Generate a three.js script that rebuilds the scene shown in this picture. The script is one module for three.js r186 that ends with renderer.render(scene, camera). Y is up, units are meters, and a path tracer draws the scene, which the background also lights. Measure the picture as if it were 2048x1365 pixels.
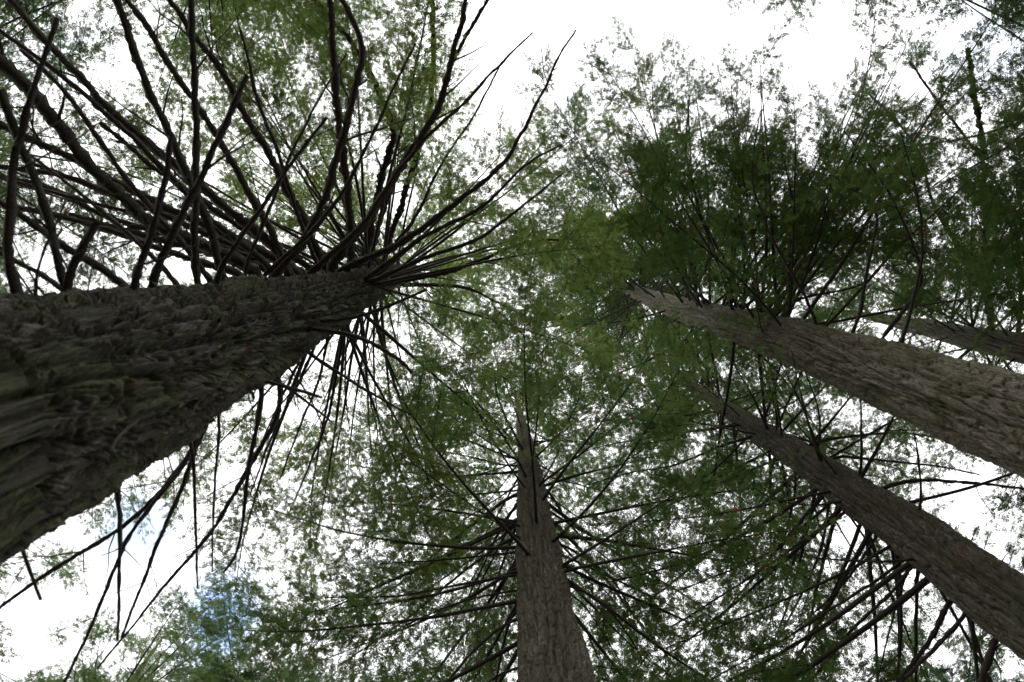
import * as THREE from 'three';
import { createNoise3D, createNoise2D } from 'simplex-noise';

// ------------------------------------------------------------------ camera, sky, sun, exposure
const W = 2048, H = 1365, FOCAL = 1365;            // the photograph's frame and its focal length in its own pixels
const CAM_Y = 1.6;
const ZENITH = [990, 490];                          // where vertical trunks converge
const scene = new THREE.Scene();
const camera = new THREE.PerspectiveCamera(2 * Math.atan(H / 2 / FOCAL) * 180 / Math.PI, W / H, 0.1, 600);
const upC = new THREE.Vector3(ZENITH[0] - W / 2, H / 2 - ZENITH[1], -FOCAL).normalize();
const xC = new THREE.Vector3(1, 0, 0).addScaledVector(upC, -upC.x).normalize();
const zC = new THREE.Vector3().crossVectors(xC, upC);
const axX = new THREE.Vector3(xC.x, upC.x, zC.x), axY = new THREE.Vector3(xC.y, upC.y, zC.y), axZ = new THREE.Vector3(xC.z, upC.z, zC.z);
camera.position.set(0, CAM_Y, 0);
camera.quaternion.setFromRotationMatrix(new THREE.Matrix4().makeBasis(axX, axY, axZ));
camera.focus = 22;
camera.userData.fStop = 1.4;
camera.setFocalLength(24);
camera.fov = 2 * Math.atan(H / 2 / FOCAL) * 180 / Math.PI;
camera.updateProjectionMatrix();

const renderer = new THREE.WebGLRenderer({ antialias: true });
renderer.toneMapping = THREE.LinearToneMapping;
renderer.toneMappingExposure = 1.6;
renderer.shadowMap.enabled = true;

function mulberry(a) { return () => { a |= 0; a = a + 0x6D2B79F5 | 0; let t = Math.imul(a ^ a >>> 15, 1 | a); t = t + Math.imul(t ^ t >>> 7, 61 | t) ^ t; return ((t ^ t >>> 14) >>> 0) / 4294967296; }; }
const n3 = createNoise3D(mulberry(11)), n2 = createNoise2D(mulberry(12));
const { clamp, lerp, smoothstep } = THREE.MathUtils;

function rayDir(px, py) {
  const v = new THREE.Vector3(px - W / 2, H / 2 - py, -FOCAL);
  return new THREE.Vector3(xC.dot(v), upC.dot(v), zC.dot(v)).normalize();
}
function at(px, py, h) { const d = rayDir(px, py); return d.multiplyScalar(h / d.y).add(camera.position); }   // the point seen there, h metres above the camera
function project(p) {
  const x = p.x, y = p.y - CAM_Y, z = p.z;
  const cz = -(x * axZ.x + y * axZ.y + z * axZ.z);
  if (cz < 0.2) return null;
  return [W / 2 + FOCAL * (x * axX.x + y * axX.y + z * axX.z) / cz, H / 2 - FOCAL * (x * axY.x + y * axY.y + z * axY.z) / cz, cz];
}

// bright broken overcast: white cloud with a few thin places where the blue shows
{
  const w = 1024, h = 512, data = new Float32Array(w * h * 4);
  const thin = [[rayDir(440, 1250), 0.045, 1], [rayDir(275, 1065), 0.032, 0.75], [rayDir(1985, 70), 0.05, 0.35]];
  for (let j = 0; j < h; j++) for (let i = 0; i < w; i++) {
    const el = ((j + 0.5) / h - 0.5) * Math.PI, az = ((i + 0.5) / w - 0.5) * 2 * Math.PI;
    const x = Math.cos(az) * Math.cos(el), y = Math.sin(el), z = Math.sin(az) * Math.cos(el);
    let f = 0, a = 0.5, s = 2.2;
    for (let o = 0; o < 5; o++, a *= 0.5, s *= 2.1) f += a * n3(x * s + 3, y * s * 1.5, z * s - 7);
    let blue = smoothstep(f, 0.42, 0.7) * 0.3;
    for (const [d, r, k] of thin) {
      const ang = Math.acos(clamp(d.x * x + d.y * y + d.z * z, -1, 1));
      blue = Math.max(blue, k * smoothstep(1 - ang / r / 2.2 + f * 0.5, 0.15, 0.8));
    }
    const c = 1.3 + 0.12 * n3(x * 3 - 9, y * 3, z * 3);
    const o = (j * w + i) * 4;
    data[o] = lerp(c, 0.34, blue); data[o + 1] = lerp(c, 0.50, blue); data[o + 2] = lerp(c * 1.02, 0.80, blue); data[o + 3] = 1;
  }
  const t = new THREE.DataTexture(data, w, h, THREE.RGBAFormat, THREE.FloatType);
  t.mapping = THREE.EquirectangularReflectionMapping; t.magFilter = THREE.LinearFilter; t.needsUpdate = true;
  scene.background = t; scene.environment = t;
}
const sun = new THREE.DirectionalLight(new THREE.Color().setRGB(1, 0.95, 0.86), 0.9);
sun.name = 'sun';
sun.position.copy(rayDir(620, -250)).multiplyScalar(90);
sun.shadow.radius = 24; sun.castShadow = true;
sun.shadow.camera.left = sun.shadow.camera.bottom = -40; sun.shadow.camera.right = sun.shadow.camera.top = 40; sun.shadow.camera.far = 200;
scene.add(sun);

// ------------------------------------------------------------------ how closed the canopy is, read from the photograph (tenths, one number per 128 pixels)
const COVER = [
  [5.5, 4.5, 6.0, 7.5, 8.0, 7.5, 6.0, 4.5, 3.0, 2.6, 1.4, 0.1, 2.2, 1.6, 1.4, 4.5],
  [5.0, 4.0, 5.0, 6.5, 7.5, 7.5, 7.0, 5.0, 3.5, 3.5, 4.5, 4.5, 4.0, 3.8, 3.2, 6.0],
  [4.5, 4.5, 4.5, 5.0, 6.0, 7.0, 7.0, 5.0, 5.0, 7.5, 8.6, 8.6, 8.6, 8.6, 7.0, 8.2],
  [5.0, 5.0, 5.0, 4.5, 5.5, 7.0, 7.8, 6.5, 8.0, 9.8, 9.7, 9.3, 9.2, 8.8, 8.2, 9.0],
  [4.0, 5.0, 5.0, 5.0, 5.0, 5.0, 7.5, 8.5, 9.8, 9.85, 9.6, 9.3, 9.0, 7.0, 8.8, 9.2],
  [4.0, 4.0, 4.0, 4.0, 2.0, 1.0, 5.5, 7.8, 8.4, 8.4, 8.6, 8.8, 8.2, 6.5, 7.0, 7.0],
  [4.0, 4.0, 4.0, 3.0, 3.8, 5.5, 8.2, 9.2, 8.6, 7.0, 7.8, 8.2, 7.8, 6.5, 6.0, 6.0],
  [2.0, 3.0, 5.5, 4.2, 4.0, 7.2, 8.2, 8.8, 8.2, 7.2, 8.2, 8.8, 7.8, 6.0, 6.0, 7.0],
  [3.0, 3.0, 5.0, 4.5, 5.0, 6.8, 7.2, 8.2, 8.2, 7.2, 7.8, 8.4, 7.8, 6.0, 4.0, 3.0],
  [1.2, 1.6, 3.4, 7.4, 7.4, 7.0, 6.8, 7.8, 8.0, 7.0, 6.6, 7.8, 7.8, 6.0, 4.0, 5.0],
  [1.2, 3.0, 6.5, 8.4, 9.2, 8.6, 6.8, 7.2, 7.5, 7.0, 6.6, 7.2, 7.2, 5.5, 5.0, 4.5],
];
function cover(px, py) {
  const x = clamp(px / 128 - 0.5, 0, 14.999), y = clamp(py / 128 - 0.5, 0, 9.999), i = Math.floor(x), j = Math.floor(y), u = x - i, v = y - j;
  return lerp(lerp(COVER[j][i], COVER[j][i + 1], u), lerp(COVER[j + 1][i], COVER[j + 1][i + 1], u), v) / 10;
}
const inFrame = (q, m = 0) => q && q[0] > -m && q[0] < W + m && q[1] > -m && q[1] < H + m;

// ------------------------------------------------------------------ materials
function texture(size, w, h, paint, srgb) {
  const d = new Uint8Array(w * h * 4);
  for (let j = 0; j < h; j++) for (let i = 0; i < w; i++) { const c = paint(i / w, j / h), o = (j * w + i) * 4; d[o] = c[0]; d[o + 1] = c[1]; d[o + 2] = c[2]; d[o + 3] = 255; }
  const t = new THREE.DataTexture(d, w, h); t.wrapS = t.wrapT = THREE.RepeatWrapping; t.magFilter = THREE.LinearFilter; t.needsUpdate = true;
  if (srgb) t.colorSpace = THREE.SRGBColorSpace;
  return t;
}
const ring = (u, v, ku, kv, o) => {                   // noise that repeats in u and v
  const a = u * 2 * Math.PI, b = v * 2 * Math.PI;
  return 0.5 * n3(Math.cos(a) * ku + o, Math.sin(a) * ku, Math.cos(b) * kv) + 0.5 * n3(Math.cos(a) * ku - o, Math.sin(a) * ku + 4, Math.sin(b) * kv + 9);
};
const barkGrain = (u, v) => 0.5 * ring(u, v, 9, 1.6, 1) + 0.32 * ring(u, v, 22, 3, 5) + 0.22 * ring(u, v, 45, 8, 8) + 0.2 * ring(u, v, 14, 14, 15);
const barkMap = texture(0, 1024, 1024, (u, v) => { const g = clamp(0.72 + 0.62 * barkGrain(u, v), 0.2, 1); return [255 * g, 255 * g * 0.985, 255 * g * 0.96]; }, true);
const barkBump = texture(0, 1024, 1024, (u, v) => { const g = 255 * clamp(0.5 + 0.6 * barkGrain(u, v), 0, 1); return [g, g, g]; });
const barkMat = new THREE.MeshStandardMaterial({ name: 'bark', color: 0xffffff, vertexColors: true, map: barkMap, bumpMap: barkBump, bumpScale: 0.03, roughness: 0.95 });
const branchMap = texture(0, 256, 512, (u, v) => { const g = clamp(0.7 + 0.5 * ring(u, v, 3, 6, 2) + 0.3 * ring(u, v, 8, 20, 3), 0.2, 1); return [255 * g, 255 * g, 255 * g]; }, true);
const branchMats = [[0.042, 0.035, 0.026], [0.038, 0.039, 0.022], [0.055, 0.048, 0.036]].map((c, i) => new THREE.MeshStandardMaterial({ name: 'branch_bark_' + i, color: new THREE.Color().setRGB(...c), map: branchMap, roughness: 0.95 }));
const leafMat = new THREE.MeshPhysicalMaterial({ name: 'needles', color: 0xffffff, roughness: 1, transmission: 0.55, thickness: 0, specularIntensity: 0.05, side: THREE.DoubleSide });
const strapMats = [[0.11, 0.10, 0.07], [0.09, 0.08, 0.055], [0.085, 0.088, 0.045], [0.11, 0.075, 0.055]].map((c, i) => new THREE.MeshStandardMaterial({ name: 'bark_strip_' + i, color: new THREE.Color().setRGB(...c), map: barkMap, bumpMap: barkBump, bumpScale: 0.008, roughness: 0.95, side: THREE.DoubleSide }));

// ------------------------------------------------------------------ geometry helpers
class Sweep {                                         // tapered knobbly tubes gathered into one geometry
  constructor() { this.p = []; this.n = []; this.uv = []; this.i = []; }
  tube(pts, r, sides, knob = 0, seed = 0) {           // pts: Vector3[], r: number[]
    const base = this.p.length / 3, t = new THREE.Vector3(), a = new THREE.Vector3(), b = new THREE.Vector3();
    let len = 0;
    for (let k = 0; k < pts.length; k++) {
      t.subVectors(pts[Math.min(k + 1, pts.length - 1)], pts[Math.max(k - 1, 0)]).normalize();
      if (!k) a.set(Math.abs(t.y) > 0.9 ? 1 : 0, Math.abs(t.y) > 0.9 ? 0 : 1, 0);
      a.addScaledVector(t, -a.dot(t)).normalize(); b.crossVectors(t, a);
      if (k) len += pts[k].distanceTo(pts[k - 1]);
      for (let s = 0; s <= sides; s++) {
        const an = s / sides * 2 * Math.PI, c = Math.cos(an), d = Math.sin(an);
        const kk = 1 + (knob ? knob * n3(c * 1.3 + seed, len * 5, d * 1.3) + knob * 0.8 * n3(c * 2 + seed, len * 16, d * 2) : 0);
        this.p.push(pts[k].x + (a.x * c + b.x * d) * r[k] * kk, pts[k].y + (a.y * c + b.y * d) * r[k] * kk, pts[k].z + (a.z * c + b.z * d) * r[k] * kk);
        this.n.push(a.x * c + b.x * d, a.y * c + b.y * d, a.z * c + b.z * d);
        this.uv.push(s / sides, len * 2);
      }
    }
    const m = sides + 1;
    for (let k = 0; k < pts.length - 1; k++) for (let s = 0; s < sides; s++) {
      const q = base + k * m + s;
      this.i.push(q, q + 1, q + m, q + 1, q + m + 1, q + m);
    }
  }
  geometry() {
    const g = new THREE.BufferGeometry();
    g.setAttribute('position', new THREE.Float32BufferAttribute(this.p, 3));
    g.setAttribute('normal', new THREE.Float32BufferAttribute(this.n, 3));
    g.setAttribute('uv', new THREE.Float32BufferAttribute(this.uv, 2));
    g.setIndex(this.i);
    return g;
  }
}
function solid(geometry, material, name, parent) { const m = new THREE.Mesh(geometry, material); m.name = name; m.castShadow = m.receiveShadow = true; parent.add(m); return m; }

// flat sprays of needles: a rachis with narrow leafy twiglets on both sides
function sprayGeometry(seed, pairs, wide) {
  const R = mulberry(seed), p = [], n = [], idx = [];
  const blade = (x, y, z, dx, dz, len, w, drop) => {
    const b = p.length / 3, sx = -dz, sz = dx, tw = (R() - 0.5) * 0.5;
    p.push(x, y, z,
      x + dx * len * 0.45 + sx * w, y + drop * 0.3 + w * tw, z + dz * len * 0.45 + sz * w,
      x + dx * len * 0.45 - sx * w, y + drop * 0.3 - w * tw, z + dz * len * 0.45 - sz * w,
      x + dx * len, y + drop, z + dz * len);
    for (let k = 0; k < 4; k++) n.push(-sx * tw, 1, -sz * tw);
    idx.push(b, b + 1, b + 2, b + 1, b + 3, b + 2);
  };
  blade(0, 0, 0, 0, 1, 1.0, 0.014, -0.06);
  for (let k = 0; k < pairs; k++) for (const s of [-1, 1]) {
    const t = 0.06 + 0.9 * (k + 0.5 * (s > 0) + 0.5 * R()) / pairs, len = (0.42 - 0.26 * t) * (0.65 + 0.6 * R()), an = 0.75 + 0.45 * R();
    if (R() < 0.08) continue;
    blade(0, -0.06 * t * t, t, s * Math.sin(an), Math.cos(an), len, wide * (0.7 + 0.6 * R()), -0.10 * R() + 0.02);
  }
  const g = new THREE.BufferGeometry();
  g.setAttribute('position', new THREE.Float32BufferAttribute(p, 3));
  g.setAttribute('normal', new THREE.Float32BufferAttribute(n, 3));
  g.setIndex(idx);
  let area = 0;
  const A = new THREE.Vector3(), B = new THREE.Vector3(), C = new THREE.Vector3();
  for (let k = 0; k < idx.length; k += 3) { A.fromArray(p, idx[k] * 3); B.fromArray(p, idx[k + 1] * 3).sub(A); C.fromArray(p, idx[k + 2] * 3).sub(A); area += B.cross(C).length() / 2; }
  g.userData = { area };
  return g;
}
const SPRAYS = [sprayGeometry(5, 9, 0.036), sprayGeometry(9, 8, 0.042)];

// ------------------------------------------------------------------ the trees: axis, taper, and how their crowns are made
const low = (px, py, h) => at(px, py, h);
const TREES = [
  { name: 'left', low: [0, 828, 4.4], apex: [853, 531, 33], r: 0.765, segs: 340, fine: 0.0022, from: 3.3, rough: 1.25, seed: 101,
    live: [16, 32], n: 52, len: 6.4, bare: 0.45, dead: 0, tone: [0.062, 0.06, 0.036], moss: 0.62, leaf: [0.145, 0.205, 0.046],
    extra: [[17, 22, 0.4, 2.7, 12, 7.4, 0.45], [13, 20, -2.6, -0.5, 18, 6.6, 0.5], [17, 24, 1.7, 3.6, 12, 8.0, 0.45]], plate: 1,
    label: 'huge dark mossy redwood whose trunk fills the left edge, with many bare limbs' },
  { name: 'centre', low: [1119, 1365, 9.4], apex: [1031, 781, 28.4], r: 0.555, segs: 230, fine: 0.0021, from: 8, rough: 0.8, seed: 202,
    live: [12.5, 27.5], n: 56, len: 5.6, bare: 0.4, dead: 12, tone: [0.215, 0.205, 0.14], moss: 0.3, leaf: [0.105, 0.165, 0.042],
    extra: [[9, 14, -2.9, -0.2, 16, 6.2, 0.35], [13, 20, -3.2, 0.1, 14, 6.2, 0.3]], plate: 0.5,
    label: 'redwood rising from the bottom edge with drooping dead branches on both sides' },
  { name: 'right', low: [2048, 845, 8.4], apex: [1165, 549, 50], r: 0.6, segs: 270, fine: 0.0019, from: 7, rough: 0.85, seed: 303,
    live: [16.5, 48], n: 96, len: 7.4, bare: 0.3, dead: 4, tone: [0.275, 0.26, 0.18], moss: 0.35, leaf: [0.060, 0.098, 0.022],
    extra: [[15, 24, 0.9, 2.3, 30, 8.4, 0.25], [14, 20, 0.3, 1.2, 12, 7.6, 0.3], [22, 36, -2.6, -0.6, 14, 6.5, 0.3], [30, 46, 0, 6.28, 36, 4.6, 0.1]], plate: 0.45,
    label: 'thick pale-barked redwood entering at the right edge, with a dense dark crown' },
  { name: 'lower', low: [2022, 1216, 8.8], apex: [1300, 708, 29.2], r: 0.465, segs: 210, fine: 0.0022, from: 7.4, rough: 0.8, seed: 404,
    live: [12, 28], n: 56, len: 5.4, bare: 0.4, dead: 14, tone: [0.20, 0.18, 0.13], moss: 0.2, leaf: [0.10, 0.16, 0.040],
    extra: [[9.5, 15, -2.9, -0.9, 18, 6.2, 0.35], [16, 22, -3.2, 0.2, 8, 5.5, 0.3]], plate: 0.45,
    label: 'slimmer brown redwood from the lower right corner with thin dead limbs all along' },
  { name: 'far', low: [2048, 693, 20], apex: [1648, 618, 32.2], r: 0.45, segs: 150, fine: 0.005, from: 16, rough: 0.8, seed: 505,
    live: [17, 31.5], n: 64, len: 5.4, bare: 0.3, dead: 14, tone: [0.165, 0.148, 0.105], moss: 0.35, leaf: [0.060, 0.098, 0.024],
    extra: [[16, 24, 0.6, 2.8, 26, 6.8, 0.25]], plate: 0.4,
    label: 'shaded farther redwood trunk just above the thick pale one at the right edge' },
  { name: 'top', low: [1640, -420, 20], apex: [1410, -60, 30], r: 0.35, segs: 40, fine: 0.05, from: 16, rough: 0.6, seed: 606,
    live: [14, 29.5], n: 70, len: 6.2, bare: 0.3, dead: 0, tone: [0.19, 0.15, 0.112], moss: 0.3, leaf: [0.085, 0.13, 0.05],
    label: 'tree beyond the top edge whose leafy branch tips hang into the white sky' },
  { name: 'shade', low: [480, 1740, 18], apex: [600, 1340, 25.5], r: 0.35, segs: 40, fine: 0.05, from: 16, rough: 0.6, seed: 707,
    live: [12, 25], n: 90, len: 6.4, bare: 0.2, dead: 0, tone: [0.17, 0.135, 0.10], moss: 0.3, leaf: [0.042, 0.078, 0.026], extra: [[14, 22, 0.2, 2.6, 26, 6.5, 0.2]],
    label: 'dark bushy tree crown at the bottom edge, beside the blue patch of sky' },
  { name: 'spruce', low: [1960, 1440, 18], apex: [1775, 1255, 22.5], r: 0.12, segs: 30, fine: 0.05, from: 14, rough: 0.6, seed: 808,
    live: [13, 22.2], n: 80, len: 2.6, bare: 0.0, dead: 0, tone: [0.15, 0.12, 0.09], moss: 0.2, leaf: [0.045, 0.085, 0.04],
    label: 'small dark conifer top at the bottom edge, below the lower right trunk' },
  { name: 'edge', low: [2360, 150, 15], apex: [1990, 250, 21], r: 0.3, segs: 40, fine: 0.05, from: 12, rough: 0.7, seed: 909,
    live: [9, 20.5], n: 60, len: 5.0, bare: 0.1, dead: 0, tone: [0.12, 0.10, 0.07], moss: 0.6, leaf: [0.05, 0.08, 0.02], extra: [[10, 18, 2.2, 4.4, 20, 5.6, 0.15]],
    label: 'dark-leaved tree filling the upper right corner above the shaded trunk' },
  { name: 'back', low: [270, -430, 16], apex: [600, 20, 29], r: 0.3, segs: 40, fine: 0.05, from: 12, rough: 0.6, seed: 1010,
    live: [18, 28.5], n: 74, len: 5.8, bare: 0.15, dead: 0, tone: [0.17, 0.14, 0.10], moss: 0.4, leaf: [0.12, 0.185, 0.042],
    label: 'bright green tree crown behind the bare limbs at the top left edge' },
  { name: 'west', low: [-500, 190, 15], apex: [30, 325, 25], r: 0.3, segs: 40, fine: 0.05, from: 10, rough: 0.6, seed: 1111,
    live: [13, 24.5], n: 90, len: 7.0, bare: 0.1, dead: 0, tone: [0.17, 0.14, 0.10], moss: 0.4, leaf: [0.075, 0.12, 0.035], extra: [[14, 20, -0.9, 1.2, 20, 7.6, 0.15]],
    label: 'leafy tree past the left edge, seen behind the lowest bare limbs' },
  { name: 'south', low: [60, 1660, 16], apex: [330, 1270, 24.5], r: 0.28, segs: 40, fine: 0.05, from: 10, rough: 0.6, seed: 1212,
    live: [10, 24], n: 90, len: 5.6, bare: 0.2, dead: 0, tone: [0.17, 0.14, 0.10], moss: 0.4, leaf: [0.105, 0.16, 0.048], extra: [[13, 21, 0.3, 2.6, 26, 6.5, 0.2]],
    label: 'thin airy tree crown in the lower left corner under the huge trunk' },
  { name: 'mid', low: [1520, 1720, 17], apex: [1385, 1425, 24], r: 0.3, segs: 40, fine: 0.05, from: 10, rough: 0.6, seed: 1414,
    live: [10, 23.5], n: 60, len: 6.0, bare: 0.25, dead: 0, tone: [0.17, 0.14, 0.10], moss: 0.3, leaf: [0.09, 0.145, 0.045], extra: [[13, 21, 0.2, 2.6, 20, 6.2, 0.2]],
    label: 'leafy crown at the bottom edge between the centre trunk and lower right trunk' },
  { name: 'under', low: [-420, 1250, 14], apex: [93, 974, 22], r: 0.25, segs: 40, fine: 0.05, from: 10, rough: 0.6, seed: 1515,
    live: [12, 21.5], n: 80, len: 6.6, bare: 0.15, dead: 0, tone: [0.17, 0.14, 0.10], moss: 0.3, leaf: [0.10, 0.155, 0.045],
    label: 'sparse leafy tree half hidden below the huge dark trunk at the left edge' },
  { name: 'east', low: [2480, 1380, 16], apex: [2120, 1080, 22.5], r: 0.25, segs: 40, fine: 0.05, from: 10, rough: 0.6, seed: 1313,
    live: [10, 22], n: 56, len: 4.8, bare: 0.2, dead: 0, tone: [0.17, 0.14, 0.10], moss: 0.3, leaf: [0.065, 0.11, 0.035], extra: [[11, 20, 2.0, 4.0, 20, 5.8, 0.2]],
    label: 'leafy tree past the right edge, between the two lower right trunks' },
];
TREES.forEach((T, k) => {
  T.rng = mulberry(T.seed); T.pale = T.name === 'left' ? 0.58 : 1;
  const a = at(...T.low), b = at(...T.apex);
  T.top = b; T.dir = new THREE.Vector3().subVectors(b, a).divideScalar(b.y - a.y);       // per metre of height
  T.base = a.clone().addScaledVector(T.dir, -a.y);
  T.axis = (y) => T.base.clone().addScaledVector(T.dir, y).add(new THREE.Vector3(0.05 * Math.sin(y * 0.31 + k), 0, 0.05 * Math.cos(y * 0.27 + k)));
  const yl = a.y, yt = b.y;
  T.radius = (y) => y >= yl ? T.r * Math.pow(Math.max(0, 1 - (y - yl) / (yt - yl)), 0.92) + 0.012 : T.r * (1 + 0.045 * (yl - y)) + 0.35 * T.r * Math.exp(-y * 1.3);
  const g = T.group = new THREE.Group();
  g.name = 'redwood_tree' + (k ? '_' + String(k).padStart(3, '0') : '');
  if (T.name === 'spruce') g.name = 'spruce_tree';
  if (T.name === 'edge') g.name = 'broadleaf_tree';
  g.position.copy(T.base);
  g.userData = { label: T.label, category: 'tree', group: 'trees of the grove' };
  scene.add(g);
  T.sprays = []; T.branches = [];
});

// ------------------------------------------------------------------ ground
{
  const g = new THREE.PlaneGeometry(400, 400, 1, 1); g.rotateX(-Math.PI / 2);
  const floorMap = texture(0, 512, 512, (u, v) => { const q = clamp(0.6 + 0.35 * ring(u, v, 6, 6, 2) + 0.3 * ring(u, v, 20, 20, 6) + 0.25 * ring(u, v, 60, 60, 11), 0.15, 1); return [255 * q, 235 * q, 205 * q]; }, true);
  floorMap.repeat.set(80, 80);
  const m = solid(g, new THREE.MeshStandardMaterial({ name: 'forest_litter', color: new THREE.Color().setRGB(0.16, 0.115, 0.075), map: floorMap, roughness: 1 }), 'ground', scene);
  m.userData = { kind: 'structure' };
}

// ------------------------------------------------------------------ trunks with real furrows and plates
function trunk(T) {
  const rows = [];
  const yTop = T.top.y;
  for (let y = -0.1; y < yTop;) { rows.push(y); const h = y - CAM_Y; y += h < T.from ? 0.35 : clamp(h * T.fine, 0.014, 0.4) * 1.0; }
  rows.push(yTop);
  const S = T.segs, n = rows.length, P = new Float32Array(n * (S + 1) * 3), C = new Float32Array(n * (S + 1) * 3), U = new Float32Array(n * (S + 1) * 2), idx = new Uint32Array((n - 1) * S * 6);
  const circ = Math.max(1, Math.round(T.radius(CAM_Y + 8) * 2 * Math.PI / 0.55)), o = T.seed * 0.37, q = T.rough, pl = T.plate || 0.5, soft = T.name === 'left' ? 0.58 : 1;
  for (let j = 0; j < n; j++) {
    const y = rows[j], ax = T.axis(y), R = T.radius(y);
    for (let s = 0; s <= S; s++) {
      const an = s === S ? 0 : s / S * 2 * Math.PI;
      const twist = an + 0.05 * y + 0.12 * n3(Math.cos(an) + o, y * 0.25, Math.sin(an));
      const kx = Math.cos(twist) * Math.max(R, 0.3), kz = Math.sin(twist) * Math.max(R, 0.3);
      const wy = y + 0.22 * n3(kx * 3 + o, y * 1.2, kz * 3);
      const rid = 1 - Math.abs(n3(kx * 5.0 + o, wy * (T.name === 'left' ? 0.3 : 0.42), kz * 5.0));                 // long ropes of bark with furrows between
      const rid2 = 1 - Math.abs(n3(kx * 11 - o, wy * 1.5, kz * 11 + 3));
      const fib = n3(kx * 26 + o, wy * 3.4, kz * 26);
      const cell = n3(kx * 4.1 + 31, wy * 0.9, kz * 4.1 + o);                           // scales whose lower ends stand off
      let saw = wy * (T.name === 'left' ? 0.75 : 1.25) + 2.2 * cell + 1.2 * n3(kx * 9 + 7, 0.5 * wy, kz * 9 + o); saw -= Math.floor(saw);
      const scale = saw < 0.1 ? saw / 0.1 : 1 - (saw - 0.1) / 0.9;
      const crack = Math.pow(1 - Math.abs(n3(kx * 2.4 + 17, wy * 3.6, kz * 2.4 - o)), 10) * smoothstep(n3(kx * 5 + 2, wy * 2.2, kz * 5 + o), 0.0, 0.5);
      const pit = smoothstep(n3(kx * 8.5 + 5, wy * 5.5 + o, kz * 8.5), 0.55, 0.8);
      const big = n3(kx * 1.3 + o, y * 0.4, kz * 1.3);
      const fade = clamp(R / 0.35, 0.12, 1);
      const d = fade * q * (-0.085 * Math.pow(rid, 5) - 0.04 * soft * Math.pow(rid2, 4) + 0.03 * (1 - rid) + 0.010 * soft * fib + 0.045 * pl * (scale - 0.5) - 0.06 * crack - 0.05 * pit + 0.04 * big);
      const r = R + d, i = j * (S + 1) + s;
      P[i * 3] = ax.x - T.base.x + Math.cos(an) * r; P[i * 3 + 1] = y; P[i * 3 + 2] = ax.z - T.base.z + Math.sin(an) * r;
      U[i * 2] = s / S * circ; U[i * 2 + 1] = y / 1.1;
      // colour: brown bark, grey weathered patches, green moss and algae, pale lichen, red where a strip has come off
      const m1 = n3(kx * 1.7 + 50, y * 0.5 + o, kz * 1.7), m2 = n3(kx * 8 + 60, wy * 2.0, kz * 8 + o), m3 = n3(kx * 17 + 70, wy * 4.5 + o, kz * 17), m4 = n3(kx * 4 + 80, wy * 0.35 + o, kz * 4);
      const moss = clamp((m1 * 0.7 + m2 * 0.55 + T.moss - 0.42) * 1.8, 0, 0.85);
      const m5 = n3(kx * 34 + 90, wy * 13 + o, kz * 34);
      const lichen = clamp((m3 * 0.45 + m5 * 0.5 + m2 * 0.3 - m1 * 0.25 - 0.36) * 3.4, 0, 1) * 0.85;
      const red = clamp((m4 * 0.9 + m2 * 0.35 - 0.80) * 5, 0, 0.8);
      const grey = clamp(0.5 + 0.7 * m4 * -1 + 0.3 * m3, 0, 1) * 0.5;
      for (let c = 0; c < 3; c++) {
        let v = T.tone[c] * (1 + 0.18 * m3 + 0.2 * m5);
        v = lerp(v, [0.20, 0.19, 0.145][c] * (T.tone[0] / 0.19), grey);
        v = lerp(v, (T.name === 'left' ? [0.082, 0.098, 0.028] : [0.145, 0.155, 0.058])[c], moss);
        v = lerp(v, [0.20, 0.105, 0.065][c], red);
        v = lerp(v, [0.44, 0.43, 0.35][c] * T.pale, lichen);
        C[i * 3 + c] = v;
      }
    }
  }
  let k = 0;
  for (let j = 0; j < n - 1; j++) for (let s = 0; s < S; s++) {
    const a = j * (S + 1) + s, b = a + S + 1;
    idx[k++] = a; idx[k++] = b; idx[k++] = a + 1; idx[k++] = a + 1; idx[k++] = b; idx[k++] = b + 1;
  }
  const g = new THREE.BufferGeometry();
  g.setAttribute('position', new THREE.BufferAttribute(P, 3)); g.setAttribute('color', new THREE.BufferAttribute(C, 3)); g.setAttribute('uv', new THREE.BufferAttribute(U, 2));
  g.setIndex(new THREE.BufferAttribute(idx, 1));
  g.computeVertexNormals();
  const N = g.attributes.normal.array;                     // close the seam
  for (let j = 0; j < n; j++) {
    const a = j * (S + 1) * 3, b = (j * (S + 1) + S) * 3, v = new THREE.Vector3(N[a] + N[b], N[a + 1] + N[b + 1], N[a + 2] + N[b + 2]).normalize();
    v.toArray(N, a); v.toArray(N, b);
  }
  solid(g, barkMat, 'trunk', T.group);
}
TREES.forEach(trunk);

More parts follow.
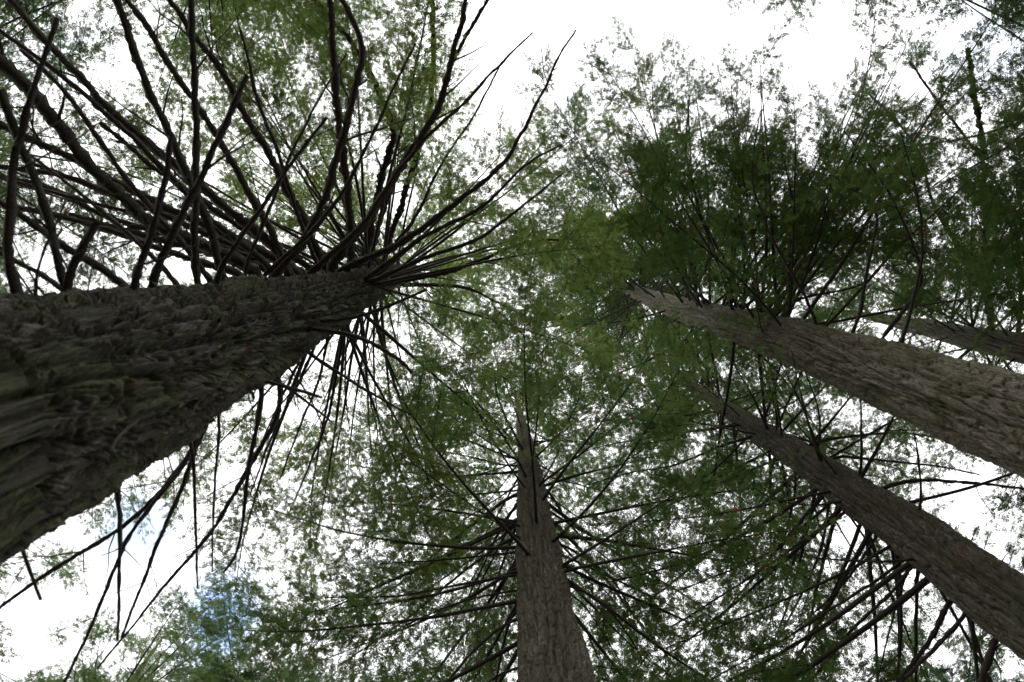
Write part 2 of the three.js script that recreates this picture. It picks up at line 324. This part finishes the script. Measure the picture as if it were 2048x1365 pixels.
// loose strips of bark that hang from the trunks, fixed at their upper end and lifting off below
[[0, 34, 4.5, 15], [1, 22, 8, 17], [2, 28, 7.5, 22], [3, 20, 8, 17]].forEach(([k, count, ha, hb]) => {
  const T = TREES[k], R = mulberry(T.seed + 33);
  for (let c = 0; c < count; c++) {
    const y = CAM_Y + lerp(ha, hb, Math.pow(R(), 1.4)), ax = T.axis(y), toward = Math.atan2(-ax.z, -ax.x), an = toward + (R() - 0.5) * 2.9;
    const len = 0.15 + 0.4 * R() * R(), wide = 0.008 + 0.016 * R(), off = 0.01 + 0.05 * R(), curl = 0.01 + 0.03 * R(), tilt = (R() - 0.5) * 0.35, p = [], uv = [], idx = [], n = 7, m = 3;
    for (let j = 0; j < n; j++) for (let i = 0; i < m; i++) {
      const t = j / (n - 1), x = (i - 1) * wide * (0.6 + 0.4 * Math.sin(Math.PI * (0.15 + 0.7 * t)) + 0.3 * n3(t * 3, i, c)) * (1 - 0.35 * t), yy = y - t * len, a = T.axis(yy), r = T.radius(yy) + 0.01 + off * t * t + curl * t ** 6 + (i === 1 ? 0.008 : 0);
      const at2 = an + (x + tilt * t * len) / T.radius(yy);
      p.push(a.x - T.base.x + Math.cos(at2) * r, yy, a.z - T.base.z + Math.sin(at2) * r); uv.push(i * wide * 2, t * len / 1.1);
      if (i < m - 1 && j < n - 1) { const q = j * m + i; idx.push(q, q + m, q + 1, q + 1, q + m, q + m + 1); }
    }
    const g = new THREE.BufferGeometry();
    g.setAttribute('position', new THREE.Float32BufferAttribute(p, 3)); g.setAttribute('uv', new THREE.Float32BufferAttribute(uv, 2)); g.setIndex(idx); g.computeVertexNormals();
    solid(g, strapMats[Math.floor(R() * 4)], 'bark_strip', T.group);
  }
});

// ------------------------------------------------------------------ limbs
function smooth(pts, step, bow = 0.5) {
  const c = new THREE.CurvePath();
  for (let k = 1; k < pts.length; k++) if (pts[k].distanceTo(pts[k - 1]) > 1e-4) c.add(new THREE.LineCurve3(pts[k - 1], pts[k]));
  const line = c.getSpacedPoints(Math.max(3, Math.ceil(c.getLength() / step))), w = Math.max(2, Math.round(bow / step));
  return line.map((_, k) => {                            // corners rounded over the length bow
    const m = Math.min(w, k, line.length - 1 - k), v = new THREE.Vector3();
    for (let q = -m; q <= m; q++) v.add(line[k + q]);
    return v.divideScalar(2 * m + 1);
  });
}
// a limb read from the photograph: its pixels, its rise per metre away from the trunk, its thickness in pixels at the trunk and at its end
function limb(T, pix, up, w0, w1 = w0 * 0.3, opt = {}) {
  const rise = T.name === 'left' ? Math.min(up, 0.06) - 0.06 : up; let best = 1e9, h0 = 5;
  for (let y = CAM_Y + 2.5; y < T.top.y - 0.3; y += 0.05) { const q = project(T.axis(y)); if (!q) continue; const d = Math.hypot(q[0] - pix[0][0], q[1] - pix[0][1]); if (d < best) { best = d; h0 = y - CAM_Y; } }
  h0 += opt.lift || 0;
  const ax = T.axis(h0 + CAM_Y), pts = [ax];
  let prev = at(pix[0][0], pix[0][1], h0), run = 0;
  if (Math.hypot(prev.x - ax.x, prev.z - ax.z) > 0.25) pts.push(prev);
  for (let k = 1; k < pix.length; k++) {
    let h = h0 + rise * run, p;
    for (let it = 0; it < 8; it++) { p = at(pix[k][0], pix[k][1], h); h = lerp(h, h0 + rise * (run + Math.hypot(p.x - prev.x, p.z - prev.z)), 0.7); }
    p = at(pix[k][0], pix[k][1], h);
    run += Math.hypot(p.x - prev.x, p.z - prev.z);
    pts.push(p); prev = p;
  }
  const line = smooth(pts, 0.045, 0.4), n = line.length, R = [];
  const rs = w0 / 2 * h0 / FOCAL, re = w1 / 2 * (prev.y - CAM_Y) / FOCAL;
  line.forEach((p, k) => { const t = k / (n - 1); R.push(lerp(rs, re, Math.pow(t, 0.85)) * (k < 3 ? 1.25 : 1)); const f = 0.25 * rs * smoothstep(t, 0, 0.2); p.x += f * n3(k * 0.06, T.seed, pix[0][0]); p.y += f * n3(k * 0.06, T.seed + 5, pix[0][1]); });
  T.branches.push({ line, R, knob: opt.knob ?? 0.36, sides: 7, live: opt.live || 0, twigs: opt.twigs ?? 3, hand: true });
}
const L = TREES[0];
[
  [[[20, 570], [5, 470], [25, 340], [60, 200], [95, 100], [113, 35]], 0.10, 27, 9],
  [[[48, 582], [90, 500], [130, 405]], 0.1, 11, 4],
  [[[108, 602], [145, 540], [170, 482], [192, 447]], 0.05, 20, 15],
  [[[245, 602], [290, 500], [330, 390], [345, 272]], 0.05, 20, 10],
  [[[285, 592], [350, 460], [400, 360], [450, 250], [496, 150]], 0.05, 21, 11],
  [[[388, 552], [390, 420], [393, 250], [385, 80], [380, -60]], -0.05, 15, 12],
  [[[415, 580], [470, 490], [540, 390], [600, 300], [654, 234]], 0.02, 14, 6],
  [[[500, 572], [610, 480], [680, 400], [740, 280], [800, 150], [830, 88]], 0.0, 13, 4],
  [[[480, 570], [500, 500], [540, 420], [575, 320], [620, 230], [692, 108]], 0.0, 11, 3],
  [[[530, 575], [640, 440], [690, 250], [734, 92], [690, 20], [670, -40]], 0.0, 22, 10],
  [[[600, 560], [720, 460], [790, 350], [860, 262], [895, 242], [960, 170], [1065, 65]], 0.05, 18, 3],
  [[[650, 545], [750, 420], [830, 290], [880, 210], [900, 130], [945, -40]], 0.0, 22, 9],
  [[[660, 550], [800, 490], [920, 400], [1000, 340], [1060, 240], [1120, 110], [1150, 60]], 0.05, 20, 3],
  [[[690, 570], [850, 470], [960, 420], [1060, 320], [1125, 290]], 0.1, 14, 3],
  [[[700, 565], [850, 515], [960, 480], [1060, 400], [1128, 345]], 0.1, 13, 3],
  [[[720, 580], [900, 545], [1000, 505], [1060, 480], [1120, 480]], 0.1, 14, 4],
  [[[740, 575], [830, 570], [930, 572], [1040, 628]], 0.05, 12, 3],
  [[[560, 672], [700, 642], [780, 612], [850, 580]], 0.05, 14, 5],
  [[[540, 680], [690, 664], [760, 690], [800, 720], [824, 748]], -0.02, 13, 7],
  [[[570, 525], [560, 505], [400, 372], [235, 235], [170, 165], [95, 85], [0, -20]], 0.02, 22, 12],
  [[[520, 545], [500, 530], [300, 450], [185, 340], [80, 200], [-40, 90]], -0.02, 26, 26],
  [[[545, 535], [420, 440], [330, 340], [240, 250], [110, 140], [0, 60]], 0.02, 16, 8],
  [[[440, 550], [420, 450], [380, 360], [340, 270], [300, 190], [265, 90], [225, -20]], -0.05, 19, 14],
  [[[570, 530], [540, 460], [490, 370], [440, 280], [400, 220], [350, 150], [300, 60], [240, -20]], 0.02, 17, 10],
  [[[650, 535], [610, 450], [570, 370], [530, 290], [480, 220], [440, 130], [400, 90], [330, -15]], 0.02, 19, 10],
  [[[420, 550], [330, 450], [280, 395], [215, 310], [165, 225], [95, 145], [40, 100]], 0.0, 15, 8],
  [[[600, 535], [500, 490], [400, 440], [250, 400], [130, 350], [-30, 330]], 0.02, 16, 10],
  [[[560, 540], [470, 500], [330, 470], [200, 430], [90, 370], [-20, 350]], 0.0, 14, 9],
  [[[520, 548], [400, 500], [280, 430], [160, 400], [0, 355]], 0.02, 12, 7],
  [[[270, 565], [200, 540], [150, 510], [110, 480], [60, 440], [-20, 395]], -0.02, 18, 14],
  [[[150, 575], [105, 560], [60, 540], [-20, 495]], -0.02, 13, 10],
  [[[360, 560], [330, 540], [260, 470], [150, 380], [60, 310]], 0.0, 13, 6],
  [[[130, 580], [115, 500], [70, 360], [0, 180]], -0.05, 18, 16],
  [[[700, 530], [702, 450], [690, 330], [672, 200], [666, 100], [658, -40]], 0.05, 19, 12],
  [[[725, 530], [745, 440], [770, 330], [792, 272], [760, 190], [720, 105], [665, 40], [600, -30]], 0.05, 19, 8],
  [[[765, 520], [800, 420], [825, 330], [858, 240], [867, 120], [864, -40]], 0.15, 13, 10],
  [[[640, 545], [590, 420], [560, 310], [520, 220], [480, 60]], 0.05, 12, 5],
  [[[740, 525], [760, 440], [800, 330], [870, 230], [905, 120], [985, -20]], 0.06, 13, 6],
  [[[756, 530], [830, 440], [880, 330], [950, 230], [1000, 130]], 0.1, 9, 3],
  [[[600, 540], [450, 470], [300, 400], [130, 310], [-30, 235]], 0.0, 19, 14],
  [[[620, 545], [480, 500], [330, 430], [200, 380], [60, 325]], 0.0, 17, 9],
  [[[500, 550], [380, 520], [250, 470], [150, 440], [10, 410]], 0.0, 18, 10],
  [[[640, 545], [520, 480], [400, 400], [300, 330], [200, 245]], 0.0, 17, 8],
  [[[560, 545], [440, 510], [320, 480], [220, 455], [140, 430]], 0.0, 20, 12],
  [[[238, 955], [240, 1084], [238, 1201], [235, 1282]], -0.02, 13, 6],
  [[[430, 835], [351, 955], [250, 1057], [156, 1108], [70, 1162], [-30, 1240]], 0.0, 16, 6],
  [[[382, 860], [391, 1006], [391, 1104], [395, 1176]], 0.02, 12, 4],
  [[[405, 862], [379, 940], [344, 1018], [305, 1112], [266, 1213], [242, 1278]], 0.02, 14, 5],
  [[[530, 765], [512, 850], [488, 1006], [482, 1098], [445, 1146]], 0.02, 14, 5],
  [[[570, 790], [547, 850], [488, 955], [422, 1069], [363, 1131], [281, 1233], [195, 1338]], 0.02, 14, 4],
  [[[445, 830], [441, 850], [428, 960], [424, 1084], [424, 1145]], 0.02, 10, 3],
  [[[40, 1095], [66, 1162], [80, 1202]], 0.0, 15, 6],
  [[[420, 845], [330, 985], [258, 1057], [219, 1162], [187, 1241], [156, 1311], [120, 1380]], 0.0, 12, 6],
  [[[440, 735], [520, 760], [643, 795]], -0.02, 12, 6],
  [[[490, 722], [598, 789], [663, 846]], 0.0, 11, 4],
  [[[590, 690], [640, 722], [718, 774], [820, 830]], 0.05, 11, 3],
  [[[290, 822], [330, 840], [386, 860]], -0.1, 18, 12],
  [[[140, 965], [175, 985], [172, 993]], -0.1, 16, 9],
  [[[690, 640], [668, 779], [653, 849], [580, 1023]], 0.05, 9, 3],
  [[[720, 628], [737, 789], [760, 884], [738, 920]], 0.08, 7, 2],
  [[[745, 625], [762, 690], [822, 829], [850, 900]], 0.1, 6, 2],
  [[[660, 655], [640, 760], [600, 850], [560, 960]], 0.04, 8, 3],
  [[[640, 670], [600, 760], [540, 880], [500, 990]], 0.02, 9, 3],
  [[[615, 690], [560, 800], [520, 890]], 0.02, 8, 3],
  [[[700, 635], [690, 720], [690, 800], [700, 860]], 0.08, 6, 2],
  [[[560, 720], [600, 760], [640, 830], [655, 890]], 0.04, 7, 2],
].forEach((a) => limb(L, ...a));
[
  [[[1025, 989], [949, 1047], [868, 1110], [800, 1169], [720, 1215]], -0.05, 8, 3],
  [[[1023, 1074], [935, 1137], [800, 1250], [680, 1330]], -0.05, 7.5, 3],
  [[[1025, 1106], [913, 1119], [800, 1126], [760, 1128]], 0, 6, 2.5],
  [[[1030, 1151], [913, 1171], [800, 1194], [650, 1196]], 0, 7, 2.5],
  [[[1027, 1182], [930, 1200], [845, 1235], [790, 1262]], 0, 6, 3],
  [[[1027, 1236], [958, 1290], [890, 1368], [850, 1420]], -0.05, 8, 4],
  [[[1025, 1335], [971, 1366], [930, 1400]], -0.05, 8, 4],
  [[[1030, 921], [935, 881], [822, 840], [785, 770]], 0.05, 6, 2],
  [[[1025, 935], [913, 908], [836, 894]], 0.05, 5, 2],
  [[[1027, 945], [913, 953], [800, 944], [690, 930]], 0.0, 6.5, 2],
  [[[1048, 917], [1020, 855], [994, 795], [989, 745]], 0.0, 7, 3],
  [[[1050, 980], [1025, 899], [975, 830], [926, 777]], 0.0, 6, 2],
  [[[1070, 993], [1106, 930], [1124, 885]], 0.0, 5.5, 2],
  [[[1070, 926], [1115, 876], [1156, 809], [1166, 745]], 0.0, 5, 2],
  [[[1090, 970], [1142, 1056], [1210, 1115], [1273, 1164]], -0.05, 6.5, 2.5],
  [[[1075, 883], [1140, 882], [1200, 886]], 0.0, 4, 2],
  [[[1110, 1080], [1223, 1151], [1262, 1220], [1302, 1288]], -0.05, 7, 2.5],
  [[[1135, 1165], [1205, 1205], [1255, 1264], [1290, 1330]], -0.05, 6.5, 3],
  [[[1142, 1180], [1187, 1235], [1237, 1318]], -0.05, 5.5, 2],
  [[[1152, 1228], [1175, 1265], [1198, 1320]], -0.05, 7, 3],
  [[[1025, 1040], [990, 1110], [950, 1190], [930, 1290]], -0.1, 6, 3],
  [[[1027, 1010], [985, 1090], [945, 1180], [900, 1260]], -0.1, 6, 3],
  [[[1030, 1210], [1005, 1290], [990, 1380]], -0.1, 8, 5],
].forEach((a) => limb(TREES[1], ...a));
[
  [[[1573, 637], [1581, 591], [1577, 540], [1592, 420], [1570, 330]], 0.0, 8, 3, 0.6],
  [[[1519, 630], [1519, 579], [1499, 540], [1470, 400], [1478, 250]], 0.0, 9, 3, 0.6],
  [[[1472, 618], [1474, 579], [1460, 540], [1400, 430], [1370, 300], [1380, 190]], 0.0, 9, 3, 0.55],
  [[[1538, 633], [1600, 595], [1679, 583], [1730, 570], [1760, 540]], 0.0, 8, 3],
  [[[1706, 669], [1729, 598], [1733, 540], [1762, 420], [1640, 330]], 0.0, 9, 3, 0.6],
  [[[1760, 680], [1796, 637], [1854, 560], [1790, 400], [1690, 262]], 0.0, 10, 3, 0.6],
  [[[1418, 606], [1367, 563], [1330, 480], [1310, 350]], 0.05, 7, 2, 0.5],
  [[[1367, 598], [1328, 540], [1290, 430]], 0.05, 6, 2, 0.5],
  [[[1430, 614], [1375, 571], [1352, 480], [1382, 330], [1376, 200]], 0.03, 7, 2.5, 0.6],
  [[[1640, 660], [1610, 590], [1540, 470], [1500, 360], [1520, 230]], 0.0, 8, 2.5, 0.6],
  [[[1800, 700], [1830, 600], [1850, 480], [1830, 360], [1800, 260]], 0.0, 9, 3, 0.6],
].forEach(([p, u, a, b, live]) => limb(TREES[2], p, u, a, b, { live }));
[
  [[[1835, 1125], [1834, 1200], [1832, 1290], [1833, 1400]], -0.05, 9, 6],
  [[[1829, 1130], [1771, 1203], [1705, 1252], [1660, 1323], [1610, 1375]], -0.03, 9, 5],
  [[[1811, 1120], [1735, 1175], [1660, 1221], [1563, 1283], [1400, 1372]], 0.0, 8, 3],
  [[[1915, 1170], [1900, 1200], [1860, 1287], [1785, 1380]], -0.05, 13, 9],
  [[[1950, 1205], [1938, 1228], [1882, 1283], [1800, 1370]], -0.05, 12, 8],
  [[[2005, 1250], [1993, 1274], [1965, 1360], [1950, 1420]], -0.05, 16, 12],
  [[[1720, 1000], [1616, 1015], [1545, 999]], 0.0, 6.5, 2],
  [[[1870, 1120], [1800, 1126], [1705, 1123], [1616, 1115]], 0.0, 7.5, 2.5],
  [[[1700, 1020], [1572, 1106], [1483, 1168], [1340, 1256]], -0.02, 8, 3],
  [[[1669, 1000], [1600, 1060], [1527, 1115], [1350, 1185]], -0.02, 7, 2.5],
  [[[1842, 1045], [1842, 937], [1828, 865]], 0.0, 7.5, 3],
  [[[1722, 965], [1724, 849], [1722, 790]], 0.0, 7, 3],
  [[[1758, 975], [1838, 959], [1970, 968], [2060, 980]], 0.0, 10, 5],
  [[[1660, 910], [1749, 920], [1882, 933], [1960, 950]], 0.0, 7.5, 3],
  [[[1620, 885], [1718, 871], [1806, 864], [1904, 882]], 0.0, 8.5, 3],
  [[[1483, 850], [1420, 862], [1345, 866]], 0.02, 5.5, 2],
  [[[1525, 868], [1439, 893], [1350, 933], [1260, 945], [1170, 972]], 0.0, 7, 2],
  [[[1560, 880], [1540, 960], [1500, 1050], [1440, 1130]], -0.05, 6, 2],
  [[[1590, 915], [1590, 1000], [1560, 1110], [1530, 1230]], -0.05, 6.5, 2.5],
  [[[1660, 985], [1650, 1080], [1610, 1180], [1545, 1300]], -0.05, 7.5, 3],
  [[[1760, 1060], [1720, 1130], [1660, 1200], [1590, 1260]], -0.03, 7.5, 3],
  [[[1560, 860], [1545, 790], [1520, 700]], 0.0, 6, 2.5],
  [[[1640, 900], [1640, 820], [1610, 740]], 0.0, 6, 2.5],
].forEach((a) => limb(TREES[3], ...a));
[
  [[[1990, 668], [1960, 554], [1865, 410], [1845, 312], [1796, 242], [1734, 185]], 0.0, 9, 4, { knob: 0.4, live: 0.7 }],
  [[[2040, 684], [2044, 560], [2030, 431], [1972, 328], [1890, 221], [1820, 123]], 0.0, 9, 4, { knob: 0.4, live: 0.75 }],
  [[[1985, 668], [1976, 560], [1968, 420], [1970, 330], [1952, 200], [1936, 95]], -0.05, 13, 9, { knob: 0.9, live: 0.85 }],
].forEach((a) => limb(TREES[4], ...a));

// the photograph shows these trunks unobstructed up to some height: nothing grows between them and the viewer there
const CLEAR = [[0, 19, 0.85], [1, 24, 0.8], [2, 30, 0.95], [3, 21, 0.75], [4, 27, 0.95]].map(([k, h, p]) => {
  const T = TREES[k], rows = [];
  for (let y = CAM_Y + 3; y < CAM_Y + h; y += 0.15) { const q = project(T.axis(y)); if (q) rows.push([q[0], q[1], T.radius(y) * FOCAL / q[2] + 5, y]); }
  return { rows, p };
});
function before(p) {
  const q = project(p); if (!inFrame(q, 20)) return 0;
  for (const { rows, p: chance } of CLEAR) for (const r of rows) if (Math.abs(q[0] - r[0]) < r[2] && Math.abs(q[1] - r[1]) < r[2] && Math.hypot(q[0] - r[0], q[1] - r[1]) < r[2] && p.y < r[3] + 0.2) return chance;
  return 0;
}

// the rest of each crown, limb by limb, round the trunk
function grow(T, h, az, len, rise, lift, r0, live, o = {}) {
  const R = T.rng, y0 = h + CAM_Y, ax = T.axis(y0), pts = [ax], steps = Math.max(4, Math.ceil(len / 0.8));
  let x = ax.x, z = ax.z, a = az, y = y0;
  const bend = (R() - 0.5) * 0.25;
  for (let k = 1; k <= steps; k++) {
    const t = k / steps, ds = len / steps;
    a += bend / steps * 2 + (R() - 0.5) * 0.16;
    x += Math.cos(a) * ds; z += Math.sin(a) * ds; y += ds * (rise + lift * (t * 2 - 0.6)) + (R() - 0.5) * 0.05;
    const p = new THREE.Vector3(x, y, z), q = project(p);
    if (k > 2 && inFrame(q) && cover(q[0], q[1]) < 0.2 && R() < 0.75) break;           // limbs end where the photograph shows open sky
    pts.push(p);
  }
  if (pts.length < 3) return;
  for (let k = 2; k < pts.length; k++) { const b = before(pts[k]); if (b && R() < b * 0.75) { if (k < 4) return; pts.length = k; break; } }
  const line = smooth(pts, o.step || 0.28), n = line.length;
  T.branches.push({ line, R: line.map((_, k) => Math.max(0.006, r0 * (1 - 0.86 * k / (n - 1)))), knob: 0.14, sides: o.sides || 5, live, twigs: live ? 0 : 2, len });
}
TREES.forEach((T, ti) => {
  const R = T.rng, [h0, h1] = T.live, main = ti < 5;
  for (let k = 0; k < T.n; k++) {
    const t = Math.pow((k + R()) / T.n, 1.0), h = lerp(h0, h1, t), az = k * 2.399 + (R() - 0.5) * 0.8;
    const prof = T.len * Math.min(1, Math.pow((1 - t) * 1.25 + 0.05, 0.75)) * (0.72 + 0.42 * R());
    grow(T, h, az, Math.max(0.7, prof), lerp(-0.16, 0.42, t) + (R() - 0.5) * 0.12, 0.12, lerp(0.045, 0.014, t) * (T.len / 6) * (0.8 + 0.5 * R()), clamp(T.bare * (1 - t) + 0.12, 0.05, 0.9), { step: main ? 0.25 : 0.4 });
  }
  for (const [ha, hb, aa, ab, count, len, bare] of T.extra || []) for (let k = 0; k < count; k++) {
    const h = lerp(ha, hb, (k + R()) / count), az = lerp(aa, ab, R());
    grow(T, h, az, len * (0.75 + 0.4 * R()), -0.05 + (R() - 0.5) * 0.15, 0.08, 0.05 * (0.7 + 0.5 * R()), bare, { step: 0.25 });
  }
  for (let k = 0; k < T.dead; k++) {                          // dead lower limbs, bare, some broken short
    const h = lerp(T.low[2] + 0.5, h0 + 5, Math.pow(R(), 0.7)), az = R() * 6.283, stub = R() < 0.35;
    grow(T, h, az, stub ? 0.3 + R() * 1.2 : 2.2 + R() * 2.6, -0.12 + (R() - 0.5) * 0.3, -0.03, 0.022 + 0.026 * R(), 0, { step: 0.2 });
  }
});

// ------------------------------------------------------------------ leafy side shoots and needle sprays
const Y = new THREE.Vector3(0, 1, 0), CELL = 64, NX = W / CELL, NY = Math.ceil(H / CELL), supply = new Float32Array(NX * NY);
const shoots = [];
TREES.forEach((T) => {
  const R = T.rng;
  T.branches.forEach((B) => {
    B.shoots = [];
    if (!B.live) return;
    const n = B.line.length, step = B.line[1].distanceTo(B.line[0]), total = step * (n - 1);
    let side = R() < 0.5 ? 1 : -1;
    for (let s = total * B.live; s <= total; s += 0.10 + 0.12 * R()) {
      const f = s / step, k = Math.min(n - 2, Math.floor(f)), p = B.line[k].clone().lerp(B.line[k + 1], f - k), dir = new THREE.Vector3().subVectors(B.line[Math.min(k + 1, n - 1)], B.line[Math.max(k - 1, 0)]).normalize();
      side = -side;
      const tip = s / total, last = total - s < 0.2, an = last ? (R() - 0.5) * 0.5 : side * (0.6 + 0.55 * R());
      const d = dir.clone().applyAxisAngle(Y, an); d.y += -0.12 + (R() - 0.5) * 0.35; d.normalize();
      const len = Math.min(0.4 + 1.1 * (1 - tip) + 0.7 * R(), 0.3 * total + 0.25);
      const S = { T, B, p, d, len, sprays: [] };
      const count = Math.max(2, Math.round(len / 0.029));
      let area = 0;
      for (let c = 0; c < count; c++) {
        const t = (c + 0.6) / count, q = p.clone().addScaledVector(d, len * t); q.y -= 0.10 * len * t * t;
        const out = (R() - 0.5) * 0.5 * (1 - 0.5 * t); q.x -= d.z * out; q.z += d.x * out; q.y += (R() - 0.6) * 0.16;
        const end = c === count - 1, a2 = end ? 0 : (c % 2 ? 1 : -1) * (0.65 + 0.4 * R());
        const d2 = d.clone().applyAxisAngle(Y, a2 + (R() - 0.5) * 0.7); d2.y += -0.1 + (R() - 0.5) * 0.7; d2.normalize();
        const size = (end ? 0.20 : 0.13 + 0.085 * (1 - t)) * (0.8 + 0.5 * R()) * (T.leafSize || 1);
        S.sprays.push([q, d2, size, (R() - 0.5) * 1.3, R() < 0.5 ? 0 : 1]);
        area += size * size * SPRAYS[0].userData.area * 0.8;
      }
      S.mid = project(p.clone().addScaledVector(d, len * 0.6));
      if (inFrame(S.mid, 0)) { S.cell = Math.floor(S.mid[1] / CELL) * NX + Math.floor(S.mid[0] / CELL); supply[S.cell] += area * Math.pow(FOCAL / S.mid[2], 2) / (CELL * CELL); }
      shoots.push(S);
    }
  });
});
{
  const T = TREES[3], R = mulberry(4242), B = { line: [T.axis(9), T.axis(9.3), T.axis(9.6)], R: [0.02, 0.02, 0.01], knob: 0, sides: 4, live: 0, twigs: 0, hand: true, shoots: [] };
  for (let c = 0; c < 16; c++) {
    const y = CAM_Y + 7.6 + 2.4 * R(), a = T.axis(y), an = 0.7 + 0.5 * R(), d = new THREE.Vector3(Math.cos(an), 0.35, Math.sin(an)).normalize(), p = new THREE.Vector3(a.x + Math.cos(an) * T.radius(y), y, a.z + Math.sin(an) * T.radius(y)), len = 0.12 + 0.25 * R(), S = { p, d, len, sprays: [] };
    for (let k = 0; k < 7; k++) S.sprays.push([p.clone().addScaledVector(d, len * (0.2 + 0.8 * R())), d.clone().add(new THREE.Vector3(R() - 0.5, R() - 0.7, R() - 0.5)).normalize(), 0.10 + 0.08 * R(), (R() - 0.5) * 2, k % 2]);
    B.shoots.push(S);
  }
  T.branches.push(B);
}
const pick = mulberry(77);
for (const S of shoots) {
  let p = S.mid && inFrame(S.mid, 250) ? 0.55 : 0.35;
  if (S.cell !== undefined) {
    const [px, py] = S.mid;
    if (pick() < before(S.p.clone().addScaledVector(S.d, S.len * 0.6))) continue;
    const c = clamp(cover(px, py) + 0.30 * n2(px / 85, py / 85) + 0.14 * n2(px / 34 + 9, py / 34), 0.0, 0.985);
    if (cover(px, py) < 0.15 && pick() < 0.6) continue;
    p = clamp(1.75 * -Math.log(1 - c) / Math.max(supply[S.cell], 1e-3), 0, 1);
  }
  if (pick() < p) { S.B.shoots.push(S); }
}

// ------------------------------------------------------------------ meshes of limbs and crowns
const m4 = new THREE.Matrix4(), fx = new THREE.Vector3(), fy = new THREE.Vector3(), col = new THREE.Color();
let tris = 0;
TREES.forEach((T, ti) => {
  const R = mulberry(T.seed + 7), list = [];
  T.branches.forEach((B, bi) => {
    if (!B.hand && !inFrame(project(B.line[B.line.length - 1]), 900) && !inFrame(project(B.line[Math.floor(B.line.length / 2)]), 900) && ti > 4) return;
    const S = new Sweep();
    S.tube(B.line.map((p) => p.clone().sub(T.base)), B.R, B.sides, B.knob, bi * 3.1);
    const n = B.line.length;
    for (let k = 0; k < B.twigs; k++) {                     // bare side twigs
      const i = Math.floor(n * (0.35 + 0.6 * R())), p = B.line[Math.min(i, n - 2)], d = new THREE.Vector3().subVectors(B.line[Math.min(i + 1, n - 1)], B.line[Math.max(i - 1, 0)]).normalize().applyAxisAngle(Y, (R() < 0.5 ? 1 : -1) * (0.4 + 0.6 * R()));
      const len = 0.3 + 0.9 * R(), r = Math.max(0.005, B.R[Math.min(i, n - 1)] * 0.35), pts = [];
      for (let q = 0; q <= 4; q++) pts.push(p.clone().addScaledVector(d, len * q / 4).add(new THREE.Vector3(0.04 * n3(k, q * 0.7, bi), 0.06 * n3(q * 0.7, k, bi), 0)).sub(T.base));
      S.tube(pts, pts.map((_, q) => r * (1 - 0.18 * q)), 4);
    }
    for (const s of B.shoots) {
      const e = s.p.clone().addScaledVector(s.d, s.len), mid = s.p.clone().lerp(e, 0.5); e.y -= 0.10 * s.len; mid.y -= 0.025 * s.len;
      S.tube([s.p.clone().sub(T.base), mid.sub(T.base), e.sub(T.base)], [0.011, 0.008, 0.004], 3);
      for (const sp of s.sprays) list.push(sp);
    }
    tris += S.i.length / 3;
    solid(S.geometry(), branchMats[Math.floor(R() * 3)], 'branch', T.group);
  });
  if (list.length) {
    const I = new THREE.InstancedMesh(SPRAYS[ti % 2], leafMat, list.length);
    list.forEach(([q, d, size, roll], k) => {
      fx.crossVectors(Y, d).normalize(); fy.crossVectors(d, fx);
      fx.applyAxisAngle(d, roll); fy.applyAxisAngle(d, roll);
      m4.makeBasis(fx.clone().multiplyScalar(size), fy.clone().multiplyScalar(size), d.clone().multiplyScalar(size)).setPosition(q.x - T.base.x, q.y - T.base.y, q.z - T.base.z);
      I.setMatrixAt(k, m4);
      const g = 0.72 + 0.6 * R(), yel = R() < 0.12 ? 1.35 : 1, dry = R() < 0.002;
      I.setColorAt(k, dry ? col.setRGB(0.20, 0.095, 0.035) : col.setRGB(T.leaf[0] * g * yel * 0.95, T.leaf[1] * g, T.leaf[2] * 1.15 * g * (0.8 + 0.4 * R())));
    });
    I.name = 'crown'; I.userData = { kind: 'stuff' }; I.castShadow = I.receiveShadow = true;
    T.group.add(I);
  }
});

renderer.render(scene, camera);
